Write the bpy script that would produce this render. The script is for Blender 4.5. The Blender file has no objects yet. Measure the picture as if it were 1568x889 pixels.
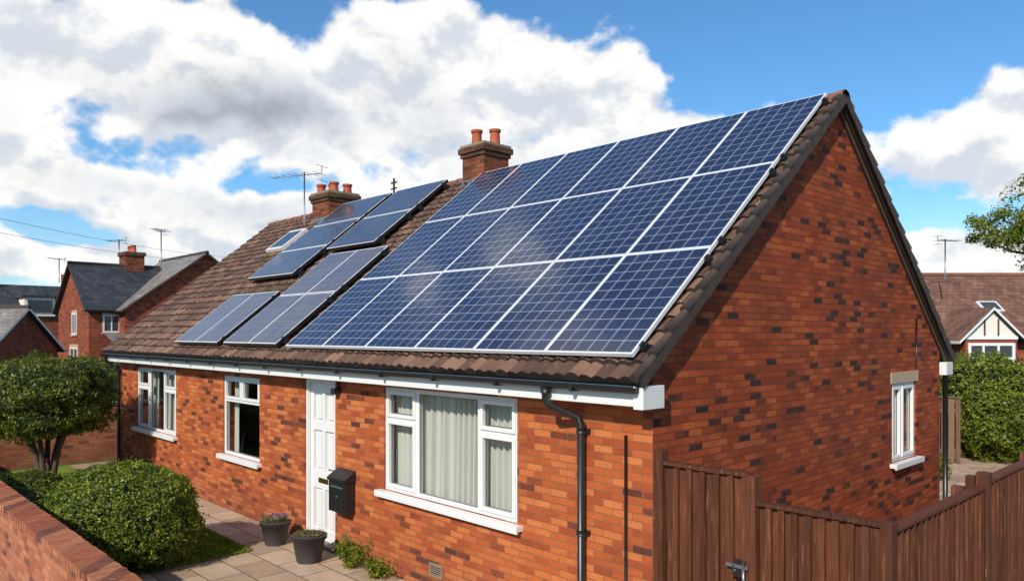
import bpy, math, random
import numpy as np
from mathutils import Vector, noise, Matrix
random.seed(7); rng=np.random.default_rng(5)
scene=bpy.context.scene
scene.view_settings.view_transform='Standard'; scene.view_settings.look='None'; scene.view_settings.exposure=0

# ------------------------------------------------------------------ materials
class NT:
    def __init__(s,tree): s.t=tree; s.n=tree.nodes; s.l=tree.links
    def new(s,typ,**kw):
        nd=s.n.new(typ)
        for k,v in kw.items(): setattr(nd,k,v)
        return nd
    def put(s,sock,v):
        if v is None: return
        if isinstance(v,bpy.types.NodeSocket): s.l.new(v,sock)
        else:
            if isinstance(v,(tuple,list)) and len(v)==3 and sock.type=='RGBA': v=(*v,1)
            sock.default_value=v
    def m(s,op,a,b=None,c=None,clamp=False):
        nd=s.new('ShaderNodeMath',operation=op,use_clamp=clamp)
        for i,v in enumerate((a,b,c)):
            if v is not None: s.put(nd.inputs[i],v)
        return nd.outputs[0]
    def mix(s,f,a,b,blend='MIX'):
        nd=s.new('ShaderNodeMix',data_type='RGBA',blend_type=blend)
        s.put(nd.inputs[0],f); s.put(nd.inputs[6],a); s.put(nd.inputs[7],b)
        return nd.outputs[2]
    def noise(s,vec,scale,detail=4,rough=.55,dist=0):
        nd=s.new('ShaderNodeTexNoise'); s.put(nd.inputs['Vector'],vec)
        nd.inputs['Scale'].default_value=scale; nd.inputs['Detail'].default_value=detail
        nd.inputs['Roughness'].default_value=rough; nd.inputs['Distortion'].default_value=dist
        return nd.outputs['Fac']
    def ramp(s,f,stops,interp='LINEAR'):
        nd=s.new('ShaderNodeValToRGB'); s.put(nd.inputs[0],f); cr=nd.color_ramp; cr.interpolation=interp
        while len(cr.elements)<len(stops): cr.elements.new(.5)
        for e,(p,c) in zip(cr.elements,stops):
            e.position=p; e.color=(*c,1) if len(c)==3 else c
        return nd.outputs[0]
    def mr(s,v,a,b,c=0,d=1,smooth=False):
        nd=s.new('ShaderNodeMapRange'); nd.interpolation_type='SMOOTHSTEP' if smooth else 'LINEAR'
        s.put(nd.inputs[0],v)
        for i,x in zip((1,2,3,4),(a,b,c,d)): nd.inputs[i].default_value=x
        return nd.outputs[0]
    def objpos(s): return s.new('ShaderNodeTexCoord').outputs['Object']
    def sep(s,v):
        nd=s.new('ShaderNodeSeparateXYZ'); s.put(nd.inputs[0],v); return nd.outputs
    def comb(s,x,y,z=0.0):
        nd=s.new('ShaderNodeCombineXYZ')
        for i,v in enumerate((x,y,z)): s.put(nd.inputs[i],v)
        return nd.outputs[0]
def newmat(name):
    m=bpy.data.materials.new(name); m.use_nodes=True
    t=NT(m.node_tree); return m,t,m.node_tree.nodes['Principled BSDF']
def bump(t,bs,h,strength=.5,dist=.01):
    b=t.new('ShaderNodeBump'); b.inputs['Strength'].default_value=strength; b.inputs['Distance'].default_value=dist
    t.put(b.inputs['Height'],h); t.l.new(b.outputs[0],bs.inputs['Normal'])
def plain(name,col,rough=.6,spec=.5,metal=0,var=.15,nscale=6):
    m,t,b=newmat(name); o=t.objpos()
    n=t.noise(o,nscale,4)
    c=t.mix(n,tuple(x*(1-var) for x in col),tuple(min(1,x*(1+var)) for x in col))
    t.put(b.inputs['Base Color'],c); b.inputs['Roughness'].default_value=rough
    b.inputs['Specular IOR Level'].default_value=spec; b.inputs['Metallic'].default_value=metal
    if rough>.55: bump(t,b,t.noise(o,nscale*12,2),.2,.003)
    return m
def brickmat(name,stops,mortar,w=.215,h=.068,ms=.0048,stain=.35,bs=.9,light=.08):
    m,t,b=newmat(name); o=t.objpos(); x,y,z=t.sep(o)
    wn=t.noise(o,8,1); u=t.m('ADD',t.m('ADD',x,y),t.m('MULTIPLY',t.m('SUBTRACT',wn,.5),.008))
    z=t.m('ADD',z,t.m('MULTIPLY',t.m('SUBTRACT',wn,.5),-.007))
    v=t.comb(u,z)
    br=t.new('ShaderNodeTexBrick'); t.put(br.inputs['Vector'],v)
    br.inputs['Color1'].default_value=(0,0,0,1); br.inputs['Color2'].default_value=(1,1,1,1); br.inputs['Mortar'].default_value=(.5,.5,.5,1)
    for k,q in (('Scale',1),('Mortar Size',ms),('Mortar Smooth',.3),('Bias',0),('Brick Width',w),('Row Height',h)): br.inputs[k].default_value=q
    n2=t.noise(o,.9,5,.65)
    rv=t.m('ADD',br.outputs['Color'],t.m('MULTIPLY',t.m('SUBTRACT',t.noise(o,1.7,3,.6),.5),.35),clamp=True)
    c=t.ramp(rv,stops,'LINEAR')
    n1=t.noise(o,50,4,.65); c=t.mix(t.mr(n1,.38,.72,0,.65),c,t.mix(.5,c,(.05,.018,.012)))
    c=t.mix(t.mr(n1,.25,.42,.3,0),c,(.52,.17,.06))
    c=t.mix(br.outputs['Fac'],c,t.mix(n2,mortar,tuple(q*.6 for q in mortar)))
    c=t.mix(t.mr(n2,.38,.75,0,stain),c,(.09,.032,.02))
    n3=t.noise(o,2.7,4,.65); c=t.mix(t.mr(n3,.58,.8,0,light),c,(.55,.33,.22)); c=t.mix(t.mr(n3,.44,.25,0,.4),c,(.14,.038,.018))
    g=t.mr(t.m('ADD',z,t.m('MULTIPLY',n2,.5)),.25,.75,.35,0); c=t.mix(g,c,(.08,.05,.04))
    t.put(b.inputs['Base Color'],c); b.inputs['Roughness'].default_value=.85; b.inputs['Specular IOR Level'].default_value=.2
    hh=t.m('ADD',t.m('MULTIPLY',br.outputs['Fac'],-1.0),t.m('MULTIPLY',n1,.6)); hh=t.m('ADD',hh,t.m('MULTIPLY',br.outputs['Color'],.4))
    bump(t,b,hh,bs,.010)
    return m
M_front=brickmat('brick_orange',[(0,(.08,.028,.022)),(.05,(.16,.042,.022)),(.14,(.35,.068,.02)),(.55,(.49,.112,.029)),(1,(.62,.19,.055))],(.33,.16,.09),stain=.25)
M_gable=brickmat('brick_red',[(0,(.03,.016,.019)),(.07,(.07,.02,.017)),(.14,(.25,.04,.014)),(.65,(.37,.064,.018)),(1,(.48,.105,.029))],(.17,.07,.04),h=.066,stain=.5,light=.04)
M_gwall=brickmat('brick_garden',[(0,(.14,.06,.045)),(.2,(.36,.10,.05)),(.6,(.44,.15,.07)),(1,(.52,.2,.10))],(.34,.22,.16))
M_nb=brickmat('brick_neighbour',[(0,(.08,.035,.03)),(.3,(.28,.06,.028)),(1,(.42,.11,.045))],(.22,.13,.1))
M_chim=brickmat('brick_chimney',[(0,(.05,.025,.02)),(.4,(.19,.06,.03)),(1,(.33,.10,.045))],(.14,.09,.06),stain=.7)
M_chimd=brickmat('brick_chimney_cap',[(0,(.04,.03,.02)),(.4,(.10,.06,.035)),(1,(.16,.09,.05))],(.08,.07,.05),stain=.7)

def tilemat(name,stops,w,h,lichen=.3,rough=.75):
    m,t,b=newmat(name)
    v=t.new('ShaderNodeTexCoord').outputs['UV']
    o=t.objpos()
    br=t.new('ShaderNodeTexBrick'); t.put(br.inputs['Vector'],v)
    br.inputs['Color1'].default_value=(0,0,0,1); br.inputs['Color2'].default_value=(1,1,1,1); br.inputs['Mortar'].default_value=(.3,.3,.3,1)
    for k,q in (('Scale',1),('Mortar Size',.007),('Mortar Smooth',.3),('Brick Width',w),('Row Height',h)): br.inputs[k].default_value=q
    c=t.ramp(br.outputs['Color'],stops)
    c=t.mix(t.mr(t.noise(o,1.3,5,.7),.4,.75,0,.6),c,tuple(x*.4 for x in stops[0][1]))
    c=t.mix(t.mr(t.noise(o,14,4,.7),.56,.78,0,lichen),c,(.30,.26,.15))
    c=t.mix(t.mr(t.noise(o,5,5,.75),.58,.72,0,lichen),c,(.07,.075,.03))
    c=t.mix(t.m('MULTIPLY',br.outputs['Fac'],.85),c,(.018,.012,.01))
    t.put(b.inputs['Base Color'],c); b.inputs['Roughness'].default_value=rough
    _,yy,_=t.sep(v); fr=t.m('FRACT',t.m('DIVIDE',yy,h))
    hh=t.m('SUBTRACT',t.m('MULTIPLY',t.noise(o,50,2),.3),t.m('ADD',br.outputs['Fac'],fr))
    bump(t,b,hh,.8,.014)
    return m
M_tile=tilemat('roof_tile_brown',[(0,(.08,.038,.026)),(.5,(.15,.076,.048)),(1,(.25,.135,.085))],.15,.20,.45)
M_tile_n=tilemat('roof_tile_neighbour',[(0,(.14,.06,.04)),(1,(.24,.12,.075))],.25,.25,.3)
M_slate=tilemat('roof_slate',[(0,(.025,.03,.038)),(1,(.06,.065,.075))],.3,.25,.1,rough=.55)
M_slate_l=tilemat('roof_slate_light',[(0,(.16,.14,.13)),(1,(.27,.24,.21))],.3,.25,.1,rough=.5)
M_verge=plain('verge_dark',(.05,.033,.025),.8,var=.6,nscale=9)
M_mortar=plain('verge_mortar',(.085,.055,.038),.9,var=.5,nscale=14)
M_ridge=plain('ridge_clay',(.20,.085,.045),.8,var=.5,nscale=10)
M_pot=plain('chimney_pot_clay',(.36,.075,.03),.7,var=.35)
M_cement=plain('cement',(.22,.17,.12),.9,var=.35,nscale=12)
M_white=plain('white_upvc',(.68,.68,.67),.35,var=.05,nscale=3)
M_black=plain('black_plastic',(.015,.015,.016),.35,var=.2)
M_metal=plain('galvanised',(.30,.30,.31),.45,metal=.8)
M_brass=plain('brass',(.65,.42,.12),.3,metal=1)
M_stone=plain('stone_lintel',(.40,.29,.20),.85,var=.25,nscale=12)
M_dark=plain('interior_dark',(.05,.045,.04),.9)
M_frame=plain('panel_frame_alu',(.70,.71,.73),.4,metal=.1,var=.03)
M_potgrey=plain('plant_pot_grey',(.045,.042,.045),.6,var=.3)
M_soil=plain('soil',(.05,.035,.025),.95,var=.5,nscale=30)
M_green=plain('green_board',(.012,.035,.03),.7,var=.3)
M_render=plain('white_render',(.68,.65,.6),.8,var=.08)

def curtainmat():
    m,t,b=newmat('net_curtain'); o=t.objpos()
    c=t.mix(t.noise(o,40,3),(.60,.58,.53),(.74,.72,.66)); t.put(b.inputs['Base Color'],c); b.inputs['Roughness'].default_value=.9
    tr=t.new('ShaderNodeBsdfTranslucent'); t.put(tr.inputs[0],(.5,.48,.42))
    mx=t.new('ShaderNodeMixShader'); mx.inputs[0].default_value=.12
    t.l.new(b.outputs[0],mx.inputs[1]); t.l.new(tr.outputs[0],mx.inputs[2])
    t.l.new(mx.outputs[0],t.n['Material Output'].inputs[0]); return m
M_curt=curtainmat()
def glassmat():
    m,t,b=newmat('window_glass')
    g=t.new('ShaderNodeBsdfGlossy'); g.inputs['Roughness'].default_value=.02
    tr=t.new('ShaderNodeBsdfTransparent'); tr.inputs[0].default_value=(.88,.91,.90,1)
    bp=t.new('ShaderNodeBump'); bp.inputs['Strength'].default_value=.08; bp.inputs['Distance'].default_value=.02
    t.put(bp.inputs['Height'],t.noise(t.objpos(),2.5,1)); t.l.new(bp.outputs[0],g.inputs['Normal'])
    ge=t.new('ShaderNodeNewGeometry'); dt=t.new('ShaderNodeVectorMath',operation='DOT_PRODUCT'); t.l.new(ge.outputs['Normal'],dt.inputs[0]); t.l.new(ge.outputs['Incoming'],dt.inputs[1])
    k=t.m('SUBTRACT',1.0,t.m('ABSOLUTE',dt.outputs['Value'])); f=t.m('MULTIPLY_ADD',t.m('POWER',k,4.0),.85,.10,clamp=True)
    mx=t.new('ShaderNodeMixShader'); t.put(mx.inputs[0],f)
    t.l.new(tr.outputs[0],mx.inputs[1]); t.l.new(g.outputs[0],mx.inputs[2]); t.l.new(mx.outputs[0],t.n['Material Output'].inputs[0])
    return m
M_glass=glassmat()
M_dglass=plain('distant_glass',(.05,.06,.07),.08,var=.2)

def panelmat(name,base,base2,line,rough,gk=.7,bk=.3,coat=.6,dust=.05):
    m,t,b=newmat(name); uv=t.new('ShaderNodeTexCoord').outputs['UV']; x,y,_=t.sep(uv)
    def near(v,w,k=1.0):
        f=t.m('FRACT',t.m('MULTIPLY',v,k)); d=t.m('MINIMUM',f,t.m('SUBTRACT',1.0,f)); return t.m('LESS_THAN',d,w)
    grid=t.m('MAXIMUM',near(x,.024),near(y,.024))
    bus=t.m('MULTIPLY',near(t.m('ADD',x,.165),.018,3.0),bk)
    fing=t.m('MULTIPLY',near(y,.18,6.0),.06)
    fx=t.m('FLOOR',x); fy=t.m('FLOOR',y)
    wn=t.new('ShaderNodeTexWhiteNoise'); t.put(wn.inputs[0],t.comb(fx,fy,0.0))
    vo=t.new('ShaderNodeTexVoronoi'); t.put(vo.inputs['Vector'],uv); vo.inputs['Scale'].default_value=7
    vr,_,_=t.sep(vo.outputs['Color'])
    c=t.mix(t.m('MULTIPLY_ADD',wn.outputs[0],.55,t.m('MULTIPLY',vr,.4)),base,base2)
    c=t.mix(t.m('MAXIMUM',t.m('MAXIMUM',t.m('MULTIPLY',grid,gk),bus),fing),c,line)
    c=t.mix(t.mr(t.noise(t.objpos(),1.2,5,.65),.42,.8,0,dust),c,(.30,.29,.28))
    t.put(b.inputs['Base Color'],c)
    t.put(b.inputs['Roughness'],t.mr(t.noise(t.objpos(),3,3),.3,.7,rough*.6,rough*1.5))
    b.inputs['IOR'].default_value=1.5; b.inputs['Specular IOR Level'].default_value=.4
    b.inputs['Coat Weight'].default_value=coat; b.inputs['Coat Roughness'].default_value=.03
    return m
M_cell=panelmat('solar_cells_blue',(.003,.007,.032),(.007,.017,.068),(.38,.43,.52),.16,.8,.26,.30,.02)
M_cell2=panelmat('solar_cells_grey_reflection',(.075,.07,.085),(.11,.105,.125),(.26,.25,.28),.25,.5,.2,.6,.1)  # pale grey is bright cloud reflection painted into the cell colour
M_cell3=panelmat('solar_cells_slate_reflection',(.03,.034,.055),(.05,.056,.08),(.22,.24,.28),.2,.5,.2,.6,.1)  # blue-grey version, cloud reflection again painted into the base colour

def woodmat(name,a,b_):
    m,t,b=newmat(name); o=t.objpos(); mp=t.new('ShaderNodeMapping'); t.put(mp.inputs[0],o); mp.inputs['Scale'].default_value=(14,14,1.0)
    n=t.noise(mp.outputs[0],2.5,5,.65,.6); r=t.new('ShaderNodeNewGeometry').outputs['Random Per Island']
    c=t.mix(t.m('MULTIPLY_ADD',t.mr(n,.3,.7),.65,t.m('MULTIPLY',r,.5)),a,b_)
    c=t.mix(t.mr(n,.58,.64,0,.5),c,(.24,.10,.045)); c=t.mix(t.mr(t.noise(o,3,3),.5,.8,0,.5),c,a)
    t.put(b.inputs['Base Color'],c); b.inputs['Roughness'].default_value=.7; b.inputs['Specular IOR Level'].default_value=.3; bump(t,b,n,.8,.010); return m
M_wood=woodmat('fence_wood',(.024,.008,.004),(.15,.045,.018))
M_wood2=woodmat('weathered_wood',(.08,.045,.03),(.20,.12,.075))

def leafmat(name,stops,trans=.3,s=5):
    m,t,b=newmat(name); g=t.new('ShaderNodeNewGeometry'); r=g.outputs['Random Per Island']
    n=t.noise(t.objpos(),s,2); f=t.m('MULTIPLY_ADD',r,.6,t.m('MULTIPLY_ADD',n,1.2,-.35),clamp=True)
    c=t.ramp(f,stops); t.put(b.inputs['Base Color'],c); b.inputs['Roughness'].default_value=.45; b.inputs['Specular IOR Level'].default_value=.4
    tr=t.new('ShaderNodeBsdfTranslucent'); t.put(tr.inputs[0],t.mix(.5,c,(.22,.26,.02)))
    mx=t.new('ShaderNodeMixShader'); mx.inputs[0].default_value=trans
    t.l.new(b.outputs[0],mx.inputs[1]); t.l.new(tr.outputs[0],mx.inputs[2]); t.l.new(mx.outputs[0],t.n['Material Output'].inputs[0]); return m
M_leaf=leafmat('leaf_boxwood',[(0,(.03,.055,.006)),(.45,(.10,.145,.012)),(1,(.32,.34,.03))])
M_leafd=leafmat('leaf_dark',[(0,(.02,.04,.006)),(.5,(.07,.10,.01)),(1,(.26,.26,.025))])
M_leafl=leafmat('leaf_light',[(0,(.05,.08,.01)),(.5,(.14,.19,.015)),(1,(.34,.37,.04))],.4)
M_petal=leafmat('purple_flowers',[(0,(.12,.03,.25)),(.5,(.25,.08,.4)),(1,(.5,.3,.6))],.3)
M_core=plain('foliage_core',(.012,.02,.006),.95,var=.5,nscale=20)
M_bark=plain('bark',(.08,.055,.04),.9,var=.5,nscale=25)

def groundmat():
    m,t,b=newmat('ground_earth_grass'); o=t.objpos()
    c=t.mix(t.noise(o,.35,5,.6),(.05,.08,.02),(.11,.10,.05)); c=t.mix(t.mr(t.noise(o,25,3),.4,.7),c,(.035,.05,.015))
    t.put(b.inputs['Base Color'],c); b.inputs['Roughness'].default_value=.95; return m
M_ground=groundmat()
def lawnmat():
    m,t,b=newmat('lawn_grass'); o=t.objpos()
    c=t.mix(t.noise(o,30,4,.7),(.09,.16,.01),(.26,.34,.03)); t.put(b.inputs['Base Color'],c); b.inputs['Roughness'].default_value=.9; bump(t,b,t.noise(o,120,2),.9,.02); return m
M_lawn=lawnmat()
def pavemat():
    m,t,b=newmat('flagstones'); o=t.objpos()
    br=t.new('ShaderNodeTexBrick'); t.put(br.inputs['Vector'],o)
    br.inputs['Color1'].default_value=(0,0,0,1); br.inputs['Color2'].default_value=(1,1,1,1)
    for k,q in (('Scale',1),('Mortar Size',.009),('Mortar Smooth',.3),('Brick Width',.6),('Row Height',.42)): br.inputs[k].default_value=q
    c=t.ramp(br.outputs['Color'],[(0,(.34,.23,.15)),(.5,(.44,.31,.21)),(1,(.52,.38,.27))])
    c=t.mix(t.mr(t.noise(o,3,5,.7),.4,.75,0,.5),c,(.20,.14,.10)); c=t.mix(t.mr(t.noise(o,45,3,.7),.5,.8,0,.4),c,(.14,.11,.09))
    c=t.mix(br.outputs['Fac'],c,(.10,.08,.05)); t.put(b.inputs['Base Color'],c); b.inputs['Roughness'].default_value=.85
    bump(t,b,t.m('SUBTRACT',t.m('MULTIPLY',t.noise(o,30,3),.4),br.outputs['Fac']),.6,.01); return m
M_pave=pavemat()

# ------------------------------------------------------------------ mesh builder
class MB:
    def __init__(s): s.v=[];s.f=[];s.m=[];s.uv=[];s.sm=[];s.mats=[]
    def mi(s,mat):
        if mat not in s.mats: s.mats.append(mat)
        return s.mats.index(mat)
    def face(s,pts,mat,uv=None,smooth=False):
        i=len(s.v); s.v+= [tuple(p) for p in pts]; s.f.append(list(range(i,i+len(pts)))); s.m.append(s.mi(mat)); s.uv.append(uv or [(p[0],p[1]) for p in pts]); s.sm.append(smooth)
    def hexa(s,c,mat,skip=()):
        i=len(s.v); s.v+=[tuple(p) for p in c]; k=s.mi(mat)
        for fi,f in enumerate(((0,3,2,1),(4,5,6,7),(0,1,5,4),(1,2,6,5),(2,3,7,6),(3,0,4,7))):
            if fi in skip: continue
            s.f.append([i+j for j in f]); s.m.append(k); s.uv.append([(c[j][0],c[j][1]) for j in f]); s.sm.append(False)
    def box(s,x0,x1,y0,y1,z0,z1,mat):
        s.hexa([(x0,y0,z0),(x1,y0,z0),(x1,y1,z0),(x0,y1,z0),(x0,y0,z1),(x1,y0,z1),(x1,y1,z1),(x0,y1,z1)],mat)
    def mbox(s,fn,u0,u1,v0,v1,w0,w1,mat):
        a=fn(u0,v0,w0); b=fn(u1,v1,w1); s.box(min(a[0],b[0]),max(a[0],b[0]),min(a[1],b[1]),max(a[1],b[1]),min(a[2],b[2]),max(a[2],b[2]),mat)
    def obox(s,fn,u0,u1,v0,v1,w0,w1,mat):
        s.hexa([fn(u0,v0,w0),fn(u1,v0,w0),fn(u1,v1,w0),fn(u0,v1,w0),fn(u0,v0,w1),fn(u1,v0,w1),fn(u1,v1,w1),fn(u0,v1,w1)],mat)
    def tube(s,pts,r,mat,n=12,cap=True):
        pts=[Vector(p) for p in pts]; rs=r if isinstance(r,(list,tuple)) else [r]*len(pts); base=len(s.v); k=s.mi(mat)
        for i,p in enumerate(pts):
            if i==0: d=pts[1]-p
            elif i==len(pts)-1: d=p-pts[i-1]
            else: d=(pts[i+1]-p).normalized()+(p-pts[i-1]).normalized()
            d.normalize(); a=Vector((0,0,1)) if abs(d.z)<.9 else Vector((1,0,0)); e1=d.cross(a).normalized(); e2=d.cross(e1)
            for j in range(n):
                t=2*math.pi*j/n; s.v.append(tuple(p+rs[i]*(math.cos(t)*e1+math.sin(t)*e2)))
        for i in range(len(pts)-1):
            for j in range(n):
                a=base+i*n+j;b=base+i*n+(j+1)%n; s.f.append([a,b,b+n,a+n]); s.m.append(k); s.uv.append([(0,0)]*4); s.sm.append(True)
        if cap:
            for q,o in ((0,1),(len(pts)-1,-1)):
                ids=[base+q*n+j for j in range(n)]; s.f.append(ids[::o]); s.m.append(k); s.uv.append([(0,0)]*n); s.sm.append(False)
    def done(s,name,parent=None,bevel=0,loc=(0,0,0),rot=0):
        me=bpy.data.meshes.new(name); me.from_pydata(s.v,[],s.f)
        for m in s.mats: me.materials.append(m)
        me.polygons.foreach_set('material_index',s.m); me.polygons.foreach_set('use_smooth',s.sm)
        ul=me.uv_layers.new(name='UVMap'); ul.data.foreach_set('uv',[c for f in s.uv for p in f for c in p])
        me.update(); o=bpy.data.objects.new(name,me); scene.collection.objects.link(o)
        o.location=loc; o.rotation_euler=(0,0,rot)
        if parent: o.parent=parent
        if bevel:
            b=o.modifiers.new('b','BEVEL'); b.width=bevel; b.segments=2; b.limit_method='ANGLE'
        return o
def empty(name,loc=(0,0,0),rot=0,parent=None):
    e=bpy.data.objects.new(name,None); scene.collection.objects.link(e); e.location=loc; e.rotation_euler=(0,0,rot); e.parent=parent; return e
def ring(mb,fn,u0,u1,v0,v1,t,w0,w1,mat):
    mb.mbox(fn,u0,u1,v0,v0+t,w0,w1,mat); mb.mbox(fn,u0,u1,v1-t,v1,w0,w1,mat)
    mb.mbox(fn,u0,u0+t,v0+t,v1-t,w0,w1,mat); mb.mbox(fn,u1-t,u1,v0+t,v1-t,w0,w1,mat)

# ------------------------------------------------------------------ main house
L=14.2; W=7.2; house=empty('brick_house')
fF=lambda u,v,w:(u,-w,v)
fG=lambda u,v,w:(w,u,v)
def wall(mb,fn,u0,u1,v0,v1,holes,mat,th=.24):
    us=sorted({u0,u1,*[h[0] for h in holes],*[h[1] for h in holes]}); vs=sorted({v0,v1,*[h[2] for h in holes],*[h[3] for h in holes]})
    for a,b in zip(us,us[1:]):
        for c,d in zip(vs,vs[1:]):
            if any(h[0]<=a and b<=h[1] and h[2]<=c and d<=h[3] for h in holes): continue
            mb.face([fn(a,c,0),fn(b,c,0),fn(b,d,0),fn(a,d,0)],mat); mb.face([fn(a,c,-th),fn(a,d,-th),fn(b,d,-th),fn(b,c,-th)],M_dark)
    for a,b,c,d in holes:
        for p,q in (((a,c),(b,c)),((b,c),(b,d)),((b,d),(a,d)),((a,d),(a,c))):
            mb.face([fn(*p,0),fn(*q,0),fn(*q,-th),fn(*p,-th)],mat)
WB=(-3.98,-1.64,1.0,2.25); WM=(-8.72,-7.36,.90,2.20); WL=(-13.08,-10.86,.96,2.20); DR=(-5.94,-5.12,.0,2.27); WG=(5.32,6.21,1.18,2.23)
mb=MB(); wall(mb,fF,-L,0,0,2.6,[WB,WM,WL,DR],M_front); mb.done('front_wall',house)
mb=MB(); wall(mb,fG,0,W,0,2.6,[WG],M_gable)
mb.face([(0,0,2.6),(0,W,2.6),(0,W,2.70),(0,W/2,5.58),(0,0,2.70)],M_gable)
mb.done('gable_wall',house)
mb=MB(); mb.face([(-L,0,0),(-L,0,2.7),(-L,W/2,5.58),(-L,W,2.7),(-L,W,0)],M_gable); mb.face([(-L,W,0),(-L,W,2.7),(0,W,2.7),(0,W,0)],M_gable)
mb.box(-L+.3,-.3,.3,W-.3,-.02,.02,M_dark); mb.box(-4.9,-4.8,.26,W-.1,.03,2.5,M_dark); mb.box(-9.6,-9.5,.26,W-.1,.03,2.5,M_dark); mb.box(-L+.26,-.26,3.4,3.5,.03,2.5,M_dark)
mb.done('rear_walls',house)

SY,SZ,Q=.7793,.6266,5.005
def rp(x,q,h=0): return (x,-.3+SY*q-SZ*h,2.51+SZ*q+SY*h)
def rpb(x,q,h=0): p=rp(x,q,h); return (x,W-p[1],p[2])
def corrugated(fn,x0,x1,name,wave=.15,course=.20,spw=6):
    n=int((x1-x0)/wave*spw)+1; xs=np.linspace(x0,x1,n); prof=np.abs(np.sin(np.pi*(xs-x0)/wave))**.8*.038
    rows=[];k=0
    while k*course<Q-.02:
        q0=k*course;q1=min(Q,(k+1)*course); rows.append((q0-.012,.026)); rows.append((q1-.012,.002)); k+=1
    v=[];uv=[]
    rnd=rng.normal(0,.0035,(k,int((x1-x0)/wave)+2))
    for i,(q,h) in enumerate(rows):
        for j,x in enumerate(xs):
            jit=rnd[i//2,int((x-x0)/wave+1e-6)]
            v.append(fn(x,max(q+jit*2,-.02),h+prof[j]+jit)); uv.append((x,q+.012 if i%2==0 else q+.0119))
    f=[];R=len(rows)
    for i in range(R-1):
        for j in range(n-1):
            a=i*n+j; f.append((a,a+1,a+n+1,a+n))
    i0=len(v)
    for x in xs: v.append(fn(x,-.012,-.02)); uv.append((x,0))
    for j in range(n-1): f.append((j,i0+j,i0+j+1,j+1))
    me=bpy.data.meshes.new(name); me.from_pydata(v,[],f); me.materials.append(M_tile)
    ul=me.uv_layers.new(name='UVMap'); idx=np.zeros(len(me.loops),dtype=np.int32); me.loops.foreach_get('vertex_index',idx)
    ul.data.foreach_set('uv',np.array(uv,dtype=np.float32)[idx].ravel()); me.update()
    o=bpy.data.objects.new(name,me); scene.collection.objects.link(o); o.parent=house; return o
XV=.085
corrugated(rp,-L-.15,XV,'roof_tiles_front'); corrugated(rpb,-L-.15,XV,'roof_tiles_back',spw=3)
mb=MB()
for fn in (rp,rpb):
    mb.obox(fn,-L-.13,XV-.02,0.02,Q-.02,-.07,-.022,M_verge)
    mb.obox(fn,.004,XV-.05,0.10,Q-.05,-.115,-.072,M_mortar)
    q=0
    while q<Q-.1:
        j=random.uniform(-.006,.006); qe=min(q+.30,Q-.01)
        mb.hexa([fn(XV-.045,q-.015,-.045),fn(XV+.020,q-.015,-.045),fn(XV+.020,qe,-.045),fn(XV-.045,qe,-.045),fn(XV-.045,q-.015,.045),fn(XV+.020,q-.015,.045),fn(XV+.020,qe,.03),fn(XV-.045,qe,.03)],M_verge)
        mb.hexa([fn(XV+.022,q-.02,-.06),fn(XV+.032+j,q-.02,-.06),fn(XV+.032,qe-.01,-.06),fn(XV+.022,qe-.01,-.06),fn(XV+.022,q-.02,.070),fn(XV+.032+j,q-.02,.070),fn(XV+.032,qe-.01,.035),fn(XV+.022,qe-.01,.035)],M_verge)
        mb.tube([fn(XV-.005,q-.03,.060+j),fn(XV-.005,qe,.028+j)],[.044,.034],M_verge,10)
        q+=.30
mb.done('roof_verge',house)
mb=MB(); x=-L-.15; zr=2.51+SZ*Q
while x<XV:
    x1=min(x+.44,XV+.03); n=9
    for (xa,xb,r) in ((x,x1-.0,.082),(x1-.06,x1,.092)):
        P=[[(xx,W/2+r*math.cos(math.pi*j/(n-1))*1.25,zr-.02+r*math.sin(math.pi*j/(n-1))) for j in range(n)] for xx in (xa,xb)]
        for j in range(n-1): mb.face([P[0][j],P[1][j],P[1][j+1],P[0][j+1]],M_ridge,smooth=True)
        if xb>XV-.1: mb.face(P[1],M_mortar)
    x=x1+.003
mb.done('ridge_tiles',house)
mb=MB()
mb.box(-L-.12,XV-.02,-.255,-.235,2.30,2.47,M_white); mb.box(-L-.12,XV-.02,-.234,-.002,2.30,2.315,M_white)
mb.box(.003,XV+.018,-.275,.02,2.28,2.47,M_white); mb.box(.003,XV+.018,W-.02,W+.27,2.28,2.47,M_white)
mb.box(-L-.12,XV-.02,W+.235,W+.255,2.30,2.47,M_white); mb.box(-L-.12,XV-.02,W+.002,W+.234,2.30,2.315,M_white)
mb.done('fascia',house,bevel=.004)
mb=MB(); n=9; gx0,gx1=-L-.15,XV-.02
for r,o in ((.052,1),(.047,-1)):
    ring_=[(-.312+r*math.cos(math.pi+math.pi*j/(n-1)),2.462+r*math.sin(math.pi+math.pi*j/(n-1))) for j in range(n)]
    for j in range(n-1):
        a,b=ring_[j],ring_[j+1]; mb.face([(gx0,*a),(gx1,*a),(gx1,*b),(gx0,*b)],M_black,smooth=True)
mb.face([(gx1,-.312+.052*math.cos(math.pi+math.pi*j/(n-1)),2.462+.052*math.sin(math.pi+math.pi*j/(n-1))) for j in range(n)],M_black)
for i in range(15):
    xx=-.6-i*.98; mb.box(xx-.012,xx+.012,-.368,-.256,2.40,2.415,M_black); mb.box(xx-.02,xx+.02,-.369,-.3655,2.41,2.466,M_black)
mb.tube([(-.95,-.312,2.43),(-.95,-.312,2.30),(-.93,-.28,2.25),(-.77,-.08,2.14),(-.74,-.065,2.08),(-.74,-.065,0.02)],.036,M_black,14)
for z in (2.02,1.1,.35): mb.tube([(-.74,-.065,z-.025),(-.74,-.065,z+.025)],.044,M_black,14); mb.box(-.80,-.68,-.04,-.001,z-.018,z+.018,M_black)
mb.tube([(-.95,-.312,2.44),(-.95,-.312,2.36)],.045,M_black,14)
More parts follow.
